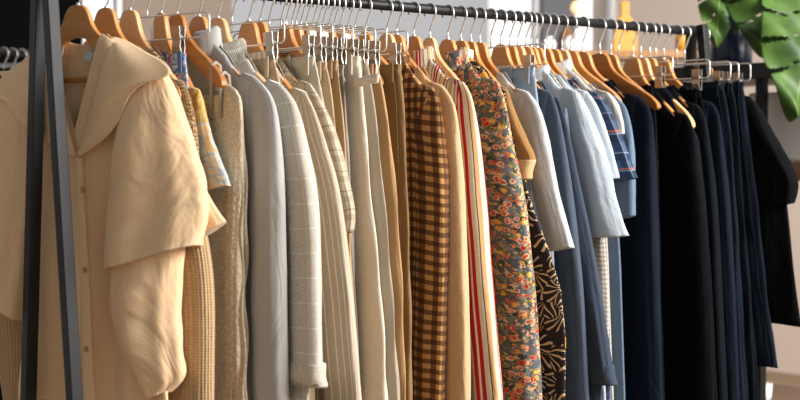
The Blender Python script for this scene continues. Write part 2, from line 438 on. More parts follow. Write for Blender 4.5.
def torso(us, zs, un, edge, hem, T, top=None, fd=.03, bd=.01, fold=.008, seed=0, m=44, n=96, edge_far=None, front_v=None, su=1):
    """body of a garment: front and back sheets joined along sides, open at neck and hem. edge(z)->half width"""
    r = random.Random(seed); ph = [r.uniform(0, 6.28) for _ in range(8)]; kk = [r.uniform(18, 30), r.uniform(38, 60), r.uniform(70, 95)]
    edge_far = edge_far or edge
    def ztop(u, front):
        a = abs(u)
        if a >= un: return top(a)
        d = fd if front else bd
        if front and front_v: d = front_v
        q = a/un
        base = top(un)
        return base - d*((1-q) if (front and front_v) else (1-q*q))
    vs = []
    for i in range(m):
        s = i/(m-1); s = 1-(1-s)**1.25
        zr = hem+s*(zs-hem); en, ef = edge(zr), edge_far(zr)
        g0 = math.sqrt(max(0, 1-((s-.94)/.06)**2)) if s > .94 else 1
        Tz = T+(max(T, .0165)-T)*min(1, max(0, (s-.6)/.3))
        for k in range(n):
            a = 2*PI*k/n; ca, sa = math.cos(a), math.sin(a)
            c = math.copysign(abs(ca)**.8, ca); u = c*(en if c > 0 else ef)
            front = sa < 0
            z = hem+s*(ztop(u, front)-hem)
            A = fold*(1-s)**.7
            rip = A*(math.sin(kk[0]*u+ph[0]+2*s)+.6*math.sin(kk[1]*u+ph[1]-3*s)+.25*math.sin(kk[2]*u+ph[2]+5*s))
            gm = .9 if abs(u) < un*.8 else max(.2, .9-.7*(abs(u)-un*.8)/(un*.6))
            x = -.012*min(1, abs(u)/(.22*su))**2*min(1, max(0, (s-.5)/.4)) + Tz*max(g0, gm)*math.copysign(abs(sa)**(.7 if s < .6 else .7-.3*min(1,(s-.6)/.3)), sa)+rip*(1-.35*abs(c))
            vs.append((x, -u, z + (.004*math.sin(kk[0]*u+ph[4]) if i == 0 else 0)))
    us_ = max(us, .1)
    def uvf(i, k):
        v = vs[i*n+(k % n)]; a = 2*PI*k/n
        return ((-v[1]) if a > PI or k == n and False else (2*us_+v[1]), v[2])
    fs, uv = grid_faces(m, n, True, uvf)
    mb = MB(); mb.add(vs, fs, uv); return mb
def collar_mesh(un, z, h=.034, fall=.05, spread=.02, gap=.35, dw=.026, seed=0, slope=.35):
    """turn-down collar round the neck; opening at the front (-x)"""
    r = random.Random(seed)
    prof = [(0,-.006),(0,h*.6),(.002,h),(.007,h*1.12),(.013,h),(spread*.8,h*.45),(spread,h-fall*.8),(spread+.003,h-fall)]
    n = 48; vs = []
    for i in range(n+1):
        a = -PI+gap+(2*PI-2*gap)*i/n      # 0 = back (+x)
        ca, sa = math.cos(a), math.sin(a); fr = max(0, -ca)
        for d, zz in prof:
            vs.append(((dw+d*.55)*ca, -(un+d)*sa, z+zz-.016*fr-(slope*d*abs(sa)) ))
    k = len(prof); fs = []; uv = []
    for i in range(n):
        for j in range(k-1):
            fs.append((i*k+j, (i+1)*k+j, (i+1)*k+j+1, i*k+j+1)); uv.append([((i+a)*.006, z+(j+b)*.008) for a, b in ((0,0),(1,0),(1,1),(0,1))])
    mb = MB(); mb.add(vs, fs, uv); return mb
def solid(o, t=.0015, off=0):
    m = o.modifiers.new('thickness', 'SOLIDIFY'); m.thickness = t; m.offset = off; return o

def garment(name, label, cat, px, tip, outline, mat, yaw=0, sleeve='long', sw=.085, swe=None, T=.011, hem=None, body=None, collar=None, un=.062, sd=.02, fold=.008,
            wood_kind='wood', hl=None, cuff=None, sleeve_mat=None, nf=5, sfold=.07, far_sleeve=True, far_px=None, tagat=None, group=None, bar=False, hanger=True, sside=0.0, fd=.03, front_v=None, seed=None, inner=None, sdl=None, hs=1.0):
    fr = Frame(px, yaw); seed = seed if seed is not None else int(px)
    us, zs = fr.l(*tip)
    out = [fr.l(*p) for p in outline]
    out = [(us, zs)] + out
    if outline[-1][1] >= 390:
        (u1, z1), (u2, z2) = out[-2], out[-1]; dz = .12
        k = (u2-u1)/(z2-z1) if abs(z2-z1) > 1e-4 else 0
        out.append((u2-k*dz*.6, z2-dz))
    swe = swe or sw*.75
    su = min(1.25, max(.75, (us-.024)/.221))*hs; sz = min(1.35, max(.7, (zs-.016)/-.137))
    if hanger:
        wood_hanger(px, hl or ('wooden hanger inside the '+label.split(' with ')[0]), yaw, wood_kind, su, sz, tagat, bar)
    hook_tip = hang_top(.21)*sz
    def top(a):
        lim = .21*su
        z = hang_top(min(a, lim)/su)*sz+.010
        if a > .13*su:
            q = min(1, (a-.13*su)/max(.02, us-.13*su)); z = z*(1-q)+zs*q
        return z
    if body:
        bo = [fr.l(*p) for p in body]; bt = [(z, u) for u, z in bo]; bt.sort(key=lambda p: -p[0])
        bt = [(zs, us-.003)] + [b for b in bt if b[0] < zs-.01]
        hem_z = hem if hem is not None else bt[-1][0]
        if body[-1][1] >= 390: hem_z = bt[-1][0]-.1
    else:
        bt = [(z, u-(.0 if sleeve == 'none' else .5*sw)) for u, z in out]; bt.sort(key=lambda p: -p[0])
        if sleeve != 'none': bt = [(zs, us-.004), (zs-.06, min(us-.01, interp(bt, zs-.06)))] + [b for b in bt if b[0] < zs-.08]
        hem_z = hem if hem is not None else bt[-1][0]
        if sleeve == 'short' and body is None and hem is None: hem_z = -.75
    rt_ = thing(name, label, cat, fr.o, fr.yaw, group)
    e = lambda z: max(.05, interp(bt, z))
    base = interp(bt, zs-.15)
    ef = lambda z: max(.05, min(e(z), us+.01))
    mb = torso(us, zs, un, e, hem_z, T, top, fd=fd, fold=fold, seed=seed, edge_far=ef, front_v=front_v, su=su)
    o = solid(mb.build('body', mat, rt_), .0016)
    sm = sleeve_mat or mat
    if sleeve != 'none':
        for side in ((1, -1) if far_sleeve else (1,)):
            pr = out if side == 1 else [(u if i == 0 else min(u, us+.035), z) for i, (u, z) in enumerate(out)]
            L = []; k = len(pr)
            for i, (u, z) in enumerate(pr):
                q = i/(k-1)
                if i == 0: L.append((u-.045, z+.0115))
                else: L.append((u-(sw+(swe-sw)*q), z-(.012 if i == k-1 and sleeve == 'short' else 0)-(0.03 if i == 1 else 0)))
            if far_px and side == -1: L = [(-a, b) for a, b in [fr.l(*p) for p in far_px[1]]]; pr = [(-a, b) for a, b in [fr.l(*p) for p in far_px[0]]]
            if inner and side == 1: L = [L[0]]+[fr.l(*p) for p in inner]
            dl = sdl or [.006, sd*.8, sd, sd, sd, sd*.95, sd*.9]
            mbs = loft(L, pr, dl, 44, 36, 0, sfold, nf, .85, seed+side, w0=0) if False else loft(L, pr, dl, m=44, n=36, w0=sside, fold=sfold, nf=nf, seed=seed+side, wl=[-.010,-.006,-.002,0,0,0])
            if side == -1: mbs.v = [(x, -y, z) for x, y, z in mbs.v]; mbs.f = [f[::-1] for f in mbs.f]; mbs.uv = [q[::-1] for q in mbs.uv]
            so = mbs.build('sleeve', sm, rt_)
            if cuff and side == 1 or (cuff and side == -1):
                (u1, z1), (u0, z0) = pr[-1], pr[-2]; dz = .045
                lw = swe+.006
                kx = (u1-u0)/(z1-z0) if abs(z1-z0) > 1e-4 else 0
                cm = loft([(u1-lw+kx*dz, z1+dz), (u1-lw, z1-.004)], [(u1+.004+kx*dz, z1+dz), (u1+.004, z1-.004)], [sd+.003, sd+.003], m=8, n=28, w0=sside, fold=.02)
                if side == -1: cm.v = [(x, -y, z) for x, y, z in cm.v]; cm.f = [f[::-1] for f in cm.f]
                cm.build('cuff', cuff if not isinstance(cuff, bool) else sm, rt_)
    if collar:
        h, fall, spread = collar
        cz = top(un)-.012
        solid(collar_mesh(un-.006, cz, h, fall, spread).build('collar', mat, rt_), .002)
    return rt_, fr

CLIP_LABELS = {147: 'clip hanger of the blue and white printed trousers', 232: 'clip hanger of the beige trousers behind the tweed jacket', 269: 'clip hanger of the cream trousers after the plaid shirt', 281: 'clip hanger of the beige trousers between the cream and tan pairs', 292: 'clip hanger of the tan trousers beside the narrow taupe pair', 301: 'clip hanger of the narrow dark taupe trousers', 313: 'clip hanger of the off-white trousers with the tie end', 323: 'clip hanger of the greige trousers', 334: 'clip hanger of the camel trousers', 355: 'clip hanger of the olive brown trousers, with its loop end in front', 491: 'clip hanger of the pale denim jeans', 619: 'clip hanger of the dark navy trousers before the black blazer', 656: 'clip hanger of the black striped trousers', 677: 'clip hanger of the indigo jeans nearest the navy shirts', 685: 'clip hanger of the navy trousers in the far clipped row', 697: 'clip hanger of the indigo jeans with the visible hem'}
def trousers(label, px, edge, mat, yaw=0, T=.011, hl=None, cu=.15, hem=None, wb=.036, left=None, name='trousers', cat='trousers', skirt=False, fold=.10, band_mat=None, hanger=True, seam=False):
    """edge: near outline in the photo from the waist down"""
    fr = Frame(px, yaw, -.012)
    clip_hanger(px, CLIP_LABELS[px], yaw, cu)
    out = [fr.l(*p) for p in edge]
    if edge[-1][1] >= 390:
        (u1, z1), (u2, z2) = out[-2], out[-1]; k = (u2-u1)/(z2-z1); out.append((u2-k*.08, z2-.12))
    t = thing(name, label, cat, fr.o, fr.yaw)
    z0 = out[0][1]; w = out[0][0]
    if skirt:
        L = [(-u, z) for u, z in out]
        loft(L, out, [T*.8, T, T*1.1, T*1.1], m=50, n=72, fold=fold, nf=11, ex=.7, seed=int(px)).build('panel', mat, t)
    else:
        for s in (1, -1):
            L = [(.002 if i == 0 else (.004 if z > z0-.28 else .012+.25*max(0, u-w)), z) for i, (u, z) in enumerate(out)]
            mb = loft(L, out, [T*.75, T*.9, T, T*1.05, T*1.05], m=56, n=40, fold=fold, nf=4, ex=.8, seed=int(px)+s, wob=.003)
            if s == -1: mb.v = [(x, -y, z) for x, y, z in mb.v]; mb.f = [f[::-1] for f in mb.f]
            lg = mb.build('leg', mat, t)
            if seam and s == 1:
                q = MB(); pts = spline(out, 40); q.tube([(-T*.72, -(u-.016), z) for u, z in pts[2:]], .0012, 6); q.build('side_seam', mat, lg)
    # waistband + belt loops
    wbm = loft([(-w-.002, z0+.002), (-w-.002, z0-wb)], [(w+.002, z0+.002), (w+.002, z0-wb)], [T*.8+.0015, T*.9+.002], m=8, n=72, fold=0, ex=.6)
    wo = wbm.build('waistband', band_mat or mat, t)
    for u in (w*.55, w*.95, -w*.55):
        MB().box((-T-.003, -u, z0-wb*.5), (.003, .011, wb+.01)).build('belt_loop', mat, wo, False, .001)
    MB().lathe([(.0,-.001),(.008,-.001),(.008,.001),(.0,.0015)], 14).build('button', M['darkbutton'], wo).matrix_local = Matrix.Translation((-T-.004, 0, z0-wb*.5)) @ Matrix.Rotation(PI/2, 4, 'Y')
    return t, fr
#BODY
# ================================================================== the clothes, from the near end of the rail
# ---- cream blouse (the first garment), turned towards the window
def blouse():
    px, yaw = 78, 24
    fr = Frame(px, yaw); us, zs = fr.l(160, 67)
    su = (us-.02)/.221; sz = (zs-.014)/-.137
    wood_hanger(px, 'front wooden hanger, nearest the rack legs, holding the cream blouse', yaw, 'wood', su, sz, None, True)
    t = thing('blouse', 'cream blouse with wide cape collar and puffed sleeves, first on the rack', 'blouse', fr.o, fr.yaw)
    def top(a):
        lim = .21*su; z = hang_top(min(a, lim)/su)*sz+.010
        if a > .13*su: q = min(1, (a-.13*su)/max(.02, us-.13*su)); z = z*(1-q)+zs*q
        return z
    near = sorted([(z, u) for u, z in [fr.l(*p) for p in ((150,120),(150,200),(156,280),(165,340),(172,400),(176,470))]], key=lambda p: -p[0])
    far = sorted([(z, -u) for u, z in [fr.l(*p) for p in ((36,120),(37,200),(31,280),(24,350),(20,386))]], key=lambda p: -p[0])
    near = [(zs, us-.004)]+near; far = [(zs, us-.004)]+far
    mb = torso(us, zs, .066, lambda z: interp(near, z), far[-1][0]-.03, .014, top, bd=.022, fold=.022, seed=5, edge_far=lambda z: interp(far, z), front_v=.205, m=60, n=140, su=su)
    solid(mb.build('body', M['cream'], t), .0016)
    # near sleeve: wide upper tier over a narrower lower tier
    def sl(name, Lp, Rp, D, fold, nf, w0=0.0, seed=1, wl=None, m=56, capb=True):
        L = [fr.l(*p, w0) for p in Lp]; Rr = [fr.l(*p, w0) for p in Rp]
        return loft(L, Rr, D, m=m, n=60, w0=w0, fold=fold, nf=nf, seed=seed, wob=.006, capb=capb, wl=wl).build(name, M['cream'], t)
    sl('sleeve', [(142,66),(126,100),(117,150),(112,200),(110,238),(113,269)], [(163,66),(176,94),(188,135),(200,178),(205,214),(202,245)],
       [.010,.032,.044,.05,.055,.06], .11, 3, -.012, 11)
    sl('sleeve_hem', [(170,140),(182,180),(192,212),(196,241)], [(189,140),(202,180),(214,206),(224,222)], [.012,.014,.014,.014], .08, 3, .012, 15)
    sl('sleeve_tier', [(124,225),(113,262),(113,300),(121,340),(135,375),(148,398)], [(186,225),(180,262),(177,300),(180,345),(182,376),(166,393)],
       [.03,.038,.042,.04,.034,.026], .13, 3, -.012, 23)
    sl('sleeve', [(14,88),(-20,120),(-50,180),(-60,240),(-45,262)], [(34,72),(36,120),(35,190),(31,260),(25,322)],
       [.008,.028,.036,.04,.04], .07, 4, -.012, 31)
    # cape collar
    def cape(inner, outer, seed):
        m, n = 44, 22; r = random.Random(seed); ph = r.uniform(0, 6)
        def P(p): u, z = fr.l(p[0], p[1], p[2]); return (p[2], -u, z)
        I = [P(p) for p in inner]; O = [P(p) for p in outer]
        def res(Q): 
            q = spline([(a[1], a[2], a[0]) for a in Q], m); return [Vector((c, a, b)) for a, b, c in q]
        I, O = res(I), res(O); vs = []
        for i in range(m):
            tt = i/(m-1)
            for k in range(n):
                s_ = k/(n-1); v = I[i].lerp(O[i], s_)
                v.x -= (.014 if seed == 3 else .005)*math.sin(PI*s_)*(.4+.6*math.sin(PI*min(1, tt*1.2))) + .003*math.sin(9*s_+ph+5*tt)*s_
                vs.append(v)
        fs, uv = grid_faces(m, n, False, lambda i, k: (k*.008, i*.008))
        q = MB(); q.add(vs, fs, uv); o = solid(q.build('collar', M['cream_smooth'], t), .0022); return o
    cape([(110,45,-.012),(103,64,-.024),(95,92,-.028),(87,122,-.028),(78,154,-.026)],
         [(113,37,.012),(126,41,.006),(147,53,-.012),(164,62,-.026),(171,72,-.036),(163,78,-.044),(147,82,-.048),(131,95,-.046),(121,119,-.042),(106,138,-.036),(80,157,-.028)], 3)
    cape([(64,48,-.012),(60,70,-.024),(63,100,-.028),(69,130,-.028),(76,154,-.026)],
         [(62,42,.012),(50,45,.006),(28,57,-.010),(6,73,-.020),(-8,92,-.030),(-4,97,-.034),(4,101,-.036),(16,117,-.034),(34,133,-.032),(56,146,-.030),(76,157,-.028)], 4)
    # placket and buttons
    w = -.036
    A = [fr.l(*p, w) for p in ((76,158),(80,240),(83,320),(86,400),(88,440))]; B = [fr.l(*p, w) for p in ((82,158),(87,240),(91,320),(95,400),(97,440))]
    q = loft(A, B, [.0045]*3, m=40, n=20, w0=w, fold=.12, nf=2, ex=.6, seed=9, wob=.003).build('placket', M['cream'], t)
    for x, y in ((82,190),(84,270),(85,349)):
        u, z = fr.l(x+1, y, w-.006)
        b = MB().lathe([(0,0),(.0055,0),(.006,.0012),(.0045,.0022),(0,.0016)], 18).build('button', M['button'], q)
        b.matrix_local = Matrix.Translation((w-.0055, -u, z)) @ Matrix.Rotation(-PI/2, 4, 'Y')
    u, z = fr.l(90, 56, .006)
    b = MB().box((.004, -u, z), (.0015, .017, .02), Matrix.Rotation(.5, 3, 'X')).build('neck_label', M['label'], t, False, .0005)
blouse()
G = garment
G('cardigan', 'tan ribbed knit cardigan hanging straight behind the cream blouse', 'cardigan', 106, (166,74), [(184,120),(197,190),(208,250),(212,300),(213,395)], M['tan_rib'], 20, sw=.095, sd=.022, far_px=([(2,80),(-8,140),(-10,210),(-4,280),(-2,330),(6,400),(8,430)],[(32,72),(34,140),(30,210),(24,285),(29,335),(26,400),(26,430)]),
  hl='second wooden hanger from the left end, just behind the blouse hanger', un=0.08, fd=0.05, sfold=.05)
G('cardigan', 'straw coloured open-knit cardigan showing its shoulder above the cream blouse sleeve', 'cardigan', 130, (187,82), [(194,102),(198,128),(200,160),(204,220),(206,395)], M['straw'], 14, sw=.08, sd=.02,
  hl='wooden hanger under the straw open-knit cardigan', wood_kind='wood_pale', un=0.068, fd=0.05, sfold=.04)
G('tee_shirt', 'yellow and pale blue printed short-sleeved tee behind the straw cardigan', 'shirt', 161, (203,90), [(208,122),(217,153),(228,186)], M['print'], 3, 'short', sw=.075, swe=.07, sd=.017, body=[(190,130),(194,200),(198,300),(200,395)],
  hl='wooden hanger with a white size tag under the printed tee', tagat=-.024, un=0.055, fd=0.05, hs=.85)
trousers('blue and white printed trousers clipped up between the printed tee and the knit dress', 147, [(185,54),(187,75),(188,110),(190,200),(192,395)], M['blueprint'], 10, T=.007, cu=.10)
def dress():
    fr = Frame(177, 5); us, zs = fr.l(229, 83); su = us/.221; sz = zs/-.146
    wood_hanger(177, 'honey wooden hanger with bare arm, carrying the bobble knit dress by its straps', 5, 'wood_dark', su, sz)
    t = thing('dress', 'beige-grey bobble knit dress hanging from straps on a bare wooden hanger', 'dress', fr.o, fr.yaw)
    out = [fr.l(*p) for p in ((222,97),(236,94),(241,108),(243,150),(243,220),(243,300),(244,395),(244,440))]
    L = [(-u, z) for u, z in out]
    top_ = out[0][1]
    loft(L[1:], out[1:], [.01,.014,.016,.017,.018,.018], m=60, n=110, fold=.10, nf=13, ex=.7, seed=77).build('body', M['crochet'], t)
    R_ = [fr.l(*p) for p in ((229,84),(240,95),(243,125),(243,200),(243,300),(244,440))]
    loft([(u-.05, z-.006) for u, z in R_], R_, [.006,.013,.017,.018,.018], m=50, n=36, fold=.08, nf=4, seed=12, w0=-.002).build('front_edge', M['crochet'], t)
    for u in (.135, .165, -.135, -.165):
        z1 = hang_top(u/su)*sz
        q = MB(); q.tube([(-.014,-u+.02*0,out[1][1]-.05),(-.013,-u*1.02,z1-.03),(-.010,-u,z1-.002),(0,-u,z1+.003),(.010,-u,z1-.003),(.013,-u*1.02,z1-.04)], .0045, 8)
        q.build('strap', M['c_greige'], t)
dress()
G('coat', 'light grey wool coat between the bobble knit dress and the cream tweed', 'coat', 199, (259,77), [(275,98),(281,135),(284,200),(285,300),(285,395)], M['grey'], 3, sw=.105, swe=.10, sd=.024, T=.013,
  collar=(.04,.05,.02), hl='wooden hanger inside the light grey coat', un=.058, sfold=.05)
G('jacket', 'cream windowpane tweed jacket with its cuff showing at the bottom', 'jacket', 218, (284,84), [(299,106),(308,150),(315,200),(319,300),(322,386)], M['tweed'], 2, sw=.10, swe=.095, sd=.024, T=.013,
  collar=(.036,.05,.02), cuff=M['c_cream'], hem=-.95, hl='wooden hanger inside the cream tweed jacket', un=0.085, fd=0.05, sfold=.05, wood_kind='wood_pale')
trousers('beige trousers on the clip hanger just behind the tweed jacket', 232, [(274,59),(281,85),(290,120),(302,200),(310,300),(315,395)], M['c_beige'], 1)
G('blazer', 'beige pinstriped blazer whose long sleeve fills the gap beside the tweed', 'blazer', 249, (309,92), [(319,115),(328,145),(341,200),(353,300),(360,395)], M['pin'], 2, sw=.12, swe=.125, sd=.019, T=.012,
  collar=(.034,.045,.018), hl='wooden hanger inside the pinstriped blazer', un=0.085, fd=0.05, sfold=.04)
G('shirt', 'beige plaid short-sleeved shirt hanging behind the pinstriped blazer', 'shirt', 260, (314,84), [(327,110),(341,152),(353,206),(351,232)], M['plaid'], 2, 'short', sw=.07, swe=.06, sd=.016, body=[(318,130),(325,200),(335,300),(340,395)],
  hl='wooden hanger inside the beige plaid shirt', tagat=.03, un=0.085, fd=.05)
T_ = trousers
T_('cream trousers in the leftmost strip of the clipped row after the plaid shirt', 269, [(314,57),(319,80),(325,110),(332,150),(342,250),(350,395)], M['c_cream'], T=.010)
T_('beige trousers second along from the plaid shirt, between the cream and the tan pair', 281, [(326,63),(331,85),(335,120),(342,200),(352,395)], M['c_beige'], T=.009)
T_('tan trousers third along from the plaid shirt, beside the narrow dark grey strip', 292, [(337,61),(340,85),(344,120),(350,200),(357,395)], M['c_tan'], T=.009)
T_('dark taupe trousers showing as a narrow strip left of the off-white pair', 301, [(343,66),(347,120),(352,200),(359,395)], M['c_grey'], T=.008)
t5, f5 = T_('off-white trousers with a loose tie end sticking out at the waist', 313, [(359,57),(362,85),(366,130),(371,200),(380,300),(386,395)], M['c_white'], T=.015)
a = [f5.l(*p, -.012) for p in ((356,83),(362,82),(370,79.5),(377,78))]
loft([(u, z-.011) for u, z in a], [(u+.0005, z+.011) for u, z in a], [.004,.005,.006,.006], m=20, n=16, w0=-.014, fold=.1, nf=2).build('tie_end', M['c_white'], t5)
T_('greige trousers right behind the off-white pair', 323, [(367,60),(372,90),(377,130),(386,220),(393,300),(399,395)], M['c_greige'], T=.010)
T_('camel trousers between the greige and the olive pair', 334, [(378,66),(384,95),(390,140),(395,200),(401,300),(405,395)], M['c_camel'], T=.010)
T_('olive brown trousers, last of the clipped row before the gingham shirt', 355, [(400,65),(404,100),(406,150),(408,200),(410,300),(411,395)], M['c_olive'], T=.016, seam=True)
for px, l in ((286,'wooden hanger neck between the beige and the tan clipped trousers'), (296,'wooden hanger neck between the tan and the narrow taupe trousers'),
              (318,'wooden hanger neck between the off-white and the greige trousers'), (329,'wooden hanger neck between the greige and the camel trousers'), (348,'wooden hanger neck between the camel and the olive trousers'), (306,'wooden hanger whose neck shows above the cream trousers'), (340,'wooden hanger whose neck shows above the off-white trousers'), (366,'wooden hanger whose neck shows above the olive trousers')):
    wood_hanger(px, l, 1, 'wood_pale' if px in (340, 296, 348) else 'wood', .62, .9, .022 if px in (306, 318, 340) else None)
G('shirt', 'brown and tan gingham long-sleeved shirt', 'shirt', 387, (437,88), [(443,104),(447,150),(448,200),(446,300),(444,395)], M['gingham'], 1, sw=.115, swe=.10, sd=.02, collar=(.03,.03,.015), hl='wooden hanger inside the gingham shirt', un=0.07, fd=0.05, sfold=.08, wood_kind='wood_pale')
G('shirt', 'plain peach-tan long-sleeved shirt between the gingham and the red-striped one', 'shirt', 397, (446,86), [(457,106),(462,150),(465,200),(467,300),(468,395)], M['peach'], 1, sw=.09, swe=.08, sd=.019, hl='wooden hanger inside the peach-tan shirt', un=0.09, fd=0.05, sfold=.05)
G('shirt', 'long-sleeved shirt with red, white and brown vertical stripes', 'shirt', 414, (466,82), [(474,98),(480,140),(485,200),(492,300),(499,395)], M['redstripe'], 1, sw=.085, swe=.09, sd=.026, collar=(.034,.04,.018), hl='wooden hanger inside the red-striped shirt', un=.056, sfold=.08)
wood_hanger(430, 'wooden hanger between the red-striped shirt and the floral shirt', 1, 'wood_pale', .64, 1.0)
G('shirt', 'long-sleeved shirt with a dense orange, red and grey floral print', 'shirt', 448, (500,82), [(507,100),(513,140),(524,200),(533,300),(540,395)], M['floral'], 1, sw=.11, swe=.115, sd=.03, collar=(.036,.04,.02), hl='wooden hanger inside the floral shirt', un=.056, sfold=.07)
G('dress', 'black dress with cream leaf print and a short mustard sleeve', 'dress', 461, (509,88), [(516,112),(526,140),(533,160),(528,178)], M['leafprint'], 1, 'short', sw=.07, swe=.05, sd=.017, sleeve_mat=M['mustard'], cuff=M['stonetrim'],
  body=[(520,150),(533,205),(549,250),(559,290),(564,340),(564,395)], hl='wooden hanger with a white size tag inside the black leaf-print dress', tagat=.03, un=0.05, fd=0.05, T=.014)
wood_hanger(471, 'wooden hanger between the leaf-print dress and the pale denim jeans', 1, 'wood', .6, 1.0)
G('shirt', 'pale grey shirt with elbow-length sleeves beside the black leaf-print dress', 'shirt', 480, (531,92), [(541,108),(549,140),(559,195),(572,248)], M['palegrey'], 1, 'short', sw=.085, swe=.075, sd=.02, body=[(525,130),(532,200),(540,300),(545,395)], hl='wooden hanger inside the pale grey shirt', un=0.085, fd=0.05)
T_('pale denim jeans clipped up behind the pale grey shirt', 491, [(534,68),(538,100),(544,150),(551,220),(560,395)], M['paledenim'], T=.012, cu=.14)
G('shirt', 'slate blue long-sleeved shirt right behind the pale denim jeans', 'shirt', 501, (553,92), [(560,110),(567,150),(573,200),(583,300),(589,395)], M['slate'], 1, sw=.075, swe=.075, sd=.018, hl='wooden hanger inside the slate blue shirt', un=0.09, fd=0.05, sfold=.06)
G('shirt', 'darker slate shirt with buttoned cuff hanging lowest beside the light blue sleeves', 'shirt', 510, (561,98), [(569,125),(579,180),(594,260),(606,330),(614,384)], M['slatedark'], 1, sw=.085, swe=.07, sd=.02, cuff=True, hem=-.98, hl='wooden hanger inside the darker slate shirt', un=0.1, fd=0.05, sfold=.09)
G('vest', 'mid blue sleeveless top that leaves its hanger tip bare', 'vest', 518, (569,108), [(572,140),(578,200),(584,300),(590,395)], M['slatemid'], 1, 'none', hl='pale wooden hanger with its tip bare above the mid blue top', un=0.08, fd=0.05, wood_kind='wood_pale')
G('shirt', 'light blue shirt with one wide elbow-length sleeve flaring out', 'shirt', 526, (579,91), [(590,112),(604,155),(617,205),(628,236)], M['lightblue'], 1, 'short', sw=.115, swe=.125, sd=.026, body=[(572,130),(583,200),(598,300),(606,395)], collar=(.026,.03,.014), hl='wooden hanger inside the light blue shirt', un=0.075, fd=0.05, sfold=.10)
G('shirt', 'striped shirt showing only as a thin strip under the light blue sleeve', 'shirt', 531, (583,94), [(590,130),(600,200),(606,280),(609,340)], M['brownline'], 1, sw=.06, sd=.012, hl='wooden hanger inside the thinly showing striped shirt', un=.056)
G('shirt', 'white-blue shirt with short sleeve behind the light blue shirt', 'shirt', 537, (590,92), [(600,110),(611,145),(618,178)], M['whiteblue'], 1, 'short', sw=.06, swe=.06, sd=.014, body=[(585,130),(590,200),(596,300),(600,395)], hl='wooden hanger inside the white-blue shirt', un=0.085, fd=0.05)
G('shirt', 'navy plaid shirt with short sleeve ending in a turned edge', 'shirt', 545, (601,94), [(611,110),(623,142),(638,178)], M['navyplaid'], 1, 'short', sw=.075, swe=.075, sd=.015, body=[(594,130),(600,200),(606,300),(610,395)], hl='wooden hanger inside the navy plaid shirt', un=0.1, fd=.05)
G('shirt', 'pale stone shirt peeking out between the navy plaid and the denim shirt', 'shirt', 553, (611,93), [(618,103),(622,118),(623,134)], M['palestone'], 1, 'short', sw=.055, sd=.014, body=[(603,130),(606,200),(610,300),(614,395)], collar=(.03,.03,.014), hl='wooden hanger inside the pale stone shirt', un=.056)
G('shirt', 'mid blue denim shirt with a short sleeve ending above the dark clothes', 'shirt', 562, (619,97), [(629,112),(634,150),(635,190),(634,216)], M['denim'], 1, 'short', sw=.08, sd=.016, body=[(616,130),(618,200),(622,300),(626,395)], hl='wooden hanger inside the denim shirt', un=0.11, fd=0.05, wood_kind='wood_pale')
wood_hanger(571, 'wooden hanger between the denim shirt and the navy jumper', 1, 'wood', .85, 1.0)
G('jumper', 'navy jumper with one sleeve folded over at the shoulder', 'jumper', 583, (642,97), [(652,110),(655,135),(657,200),(659,300),(661,395)], M['navysoft'], 1, sw=.10, swe=.07, sd=.022, hl='wooden hanger inside the navy jumper', un=0.1, fd=0.05, sfold=.08)
wood_hanger(600, 'broad honey wooden hanger with its whole arm bare beside the navy jumper', 1, 'wood_dark', 1.0, 1.05)
wood_hanger(611, 'bare wooden hanger next after the broad honey one', 1, 'wood', .75, 1.0)
T_('dark navy trousers clipped up just before the black blazer', 619, [(652,86),(656,120),(658,200),(660,300),(664,395)], M['midnight'], T=.011)
G('blazer', 'long black blazer with a sharp shoulder among the navy clothes', 'blazer', 633, (689,115), [(695,128),(699,160),(704,200),(708,270),(713,395)], M['black'], 1, sw=.11, swe=.10, sd=.02, T=.013, hl='wooden hanger inside the black blazer', un=0.07, fd=0.05, sfold=.04)
G('vest', 'dark navy sleeveless top whose pale hanger tip sticks out', 'vest', 641, (692,122), [(700,140),(706,200),(712,300),(716,395)], M['navydeep'], 1, 'none', hl='pale wooden hanger with a rounded tip poking out beside the black blazer', hs=1.2, un=.056, wood_kind='wood_pale')
G('shirt', 'navy long-sleeved shirt right behind the black blazer', 'shirt', 650, (700,105), [(707,118),(713,160),(717,200),(722,300),(726,395)], M['navydeep'], 1, sw=.06, sd=.017, hl='wooden hanger inside the navy shirt behind the blazer', un=0.08, fd=0.05)
T_('black striped trousers clipped up behind the navy shirt', 656, [(700,90),(708,130),(716,200),(722,300),(727,395)], M['black'], T=.010)
G('shirt', 'navy long-sleeved shirt just before the jeans at the far end', 'shirt', 664, (714,103), [(721,115),(726,160),(730,200),(735,300),(738,395)], M['navysoft'], 1, sw=.06, sd=.017, hl='wooden hanger inside the navy shirt just before the jeans', un=0.08, fd=0.05)
T_('indigo jeans, nearest of the far clipped row to the navy shirts', 677, [(722,82),(729,120),(735,200),(741,300),(747,395)], M['indigo'], T=.013, seam=True)
T_('navy trousers in the middle of the far clipped row', 685, [(732,84),(738,120),(744,200),(752,300),(757,395)], M['navydeep'], T=.010)
T_('indigo jeans with a visible hem, last clipped pair before the black top', 697, [(743,83),(748,130),(756,200),(766,290),(777,368)], M['indigo'], T=.012, seam=True)
G('blouse', 'black top with full elbow sleeve at the far right end of the rack', 'blouse', 704, (752,97), [(762,110),(774,135),(787,160),(796,182),(794,203)], M['black'], 1, 'short', sw=.10, swe=.085, sd=.025, T=.014, body=[(770,140),(785,190),(794,270),(802,327)], hl='wooden hanger inside the black top at the far end', un=0.085, fd=0.05, sfold=.09)

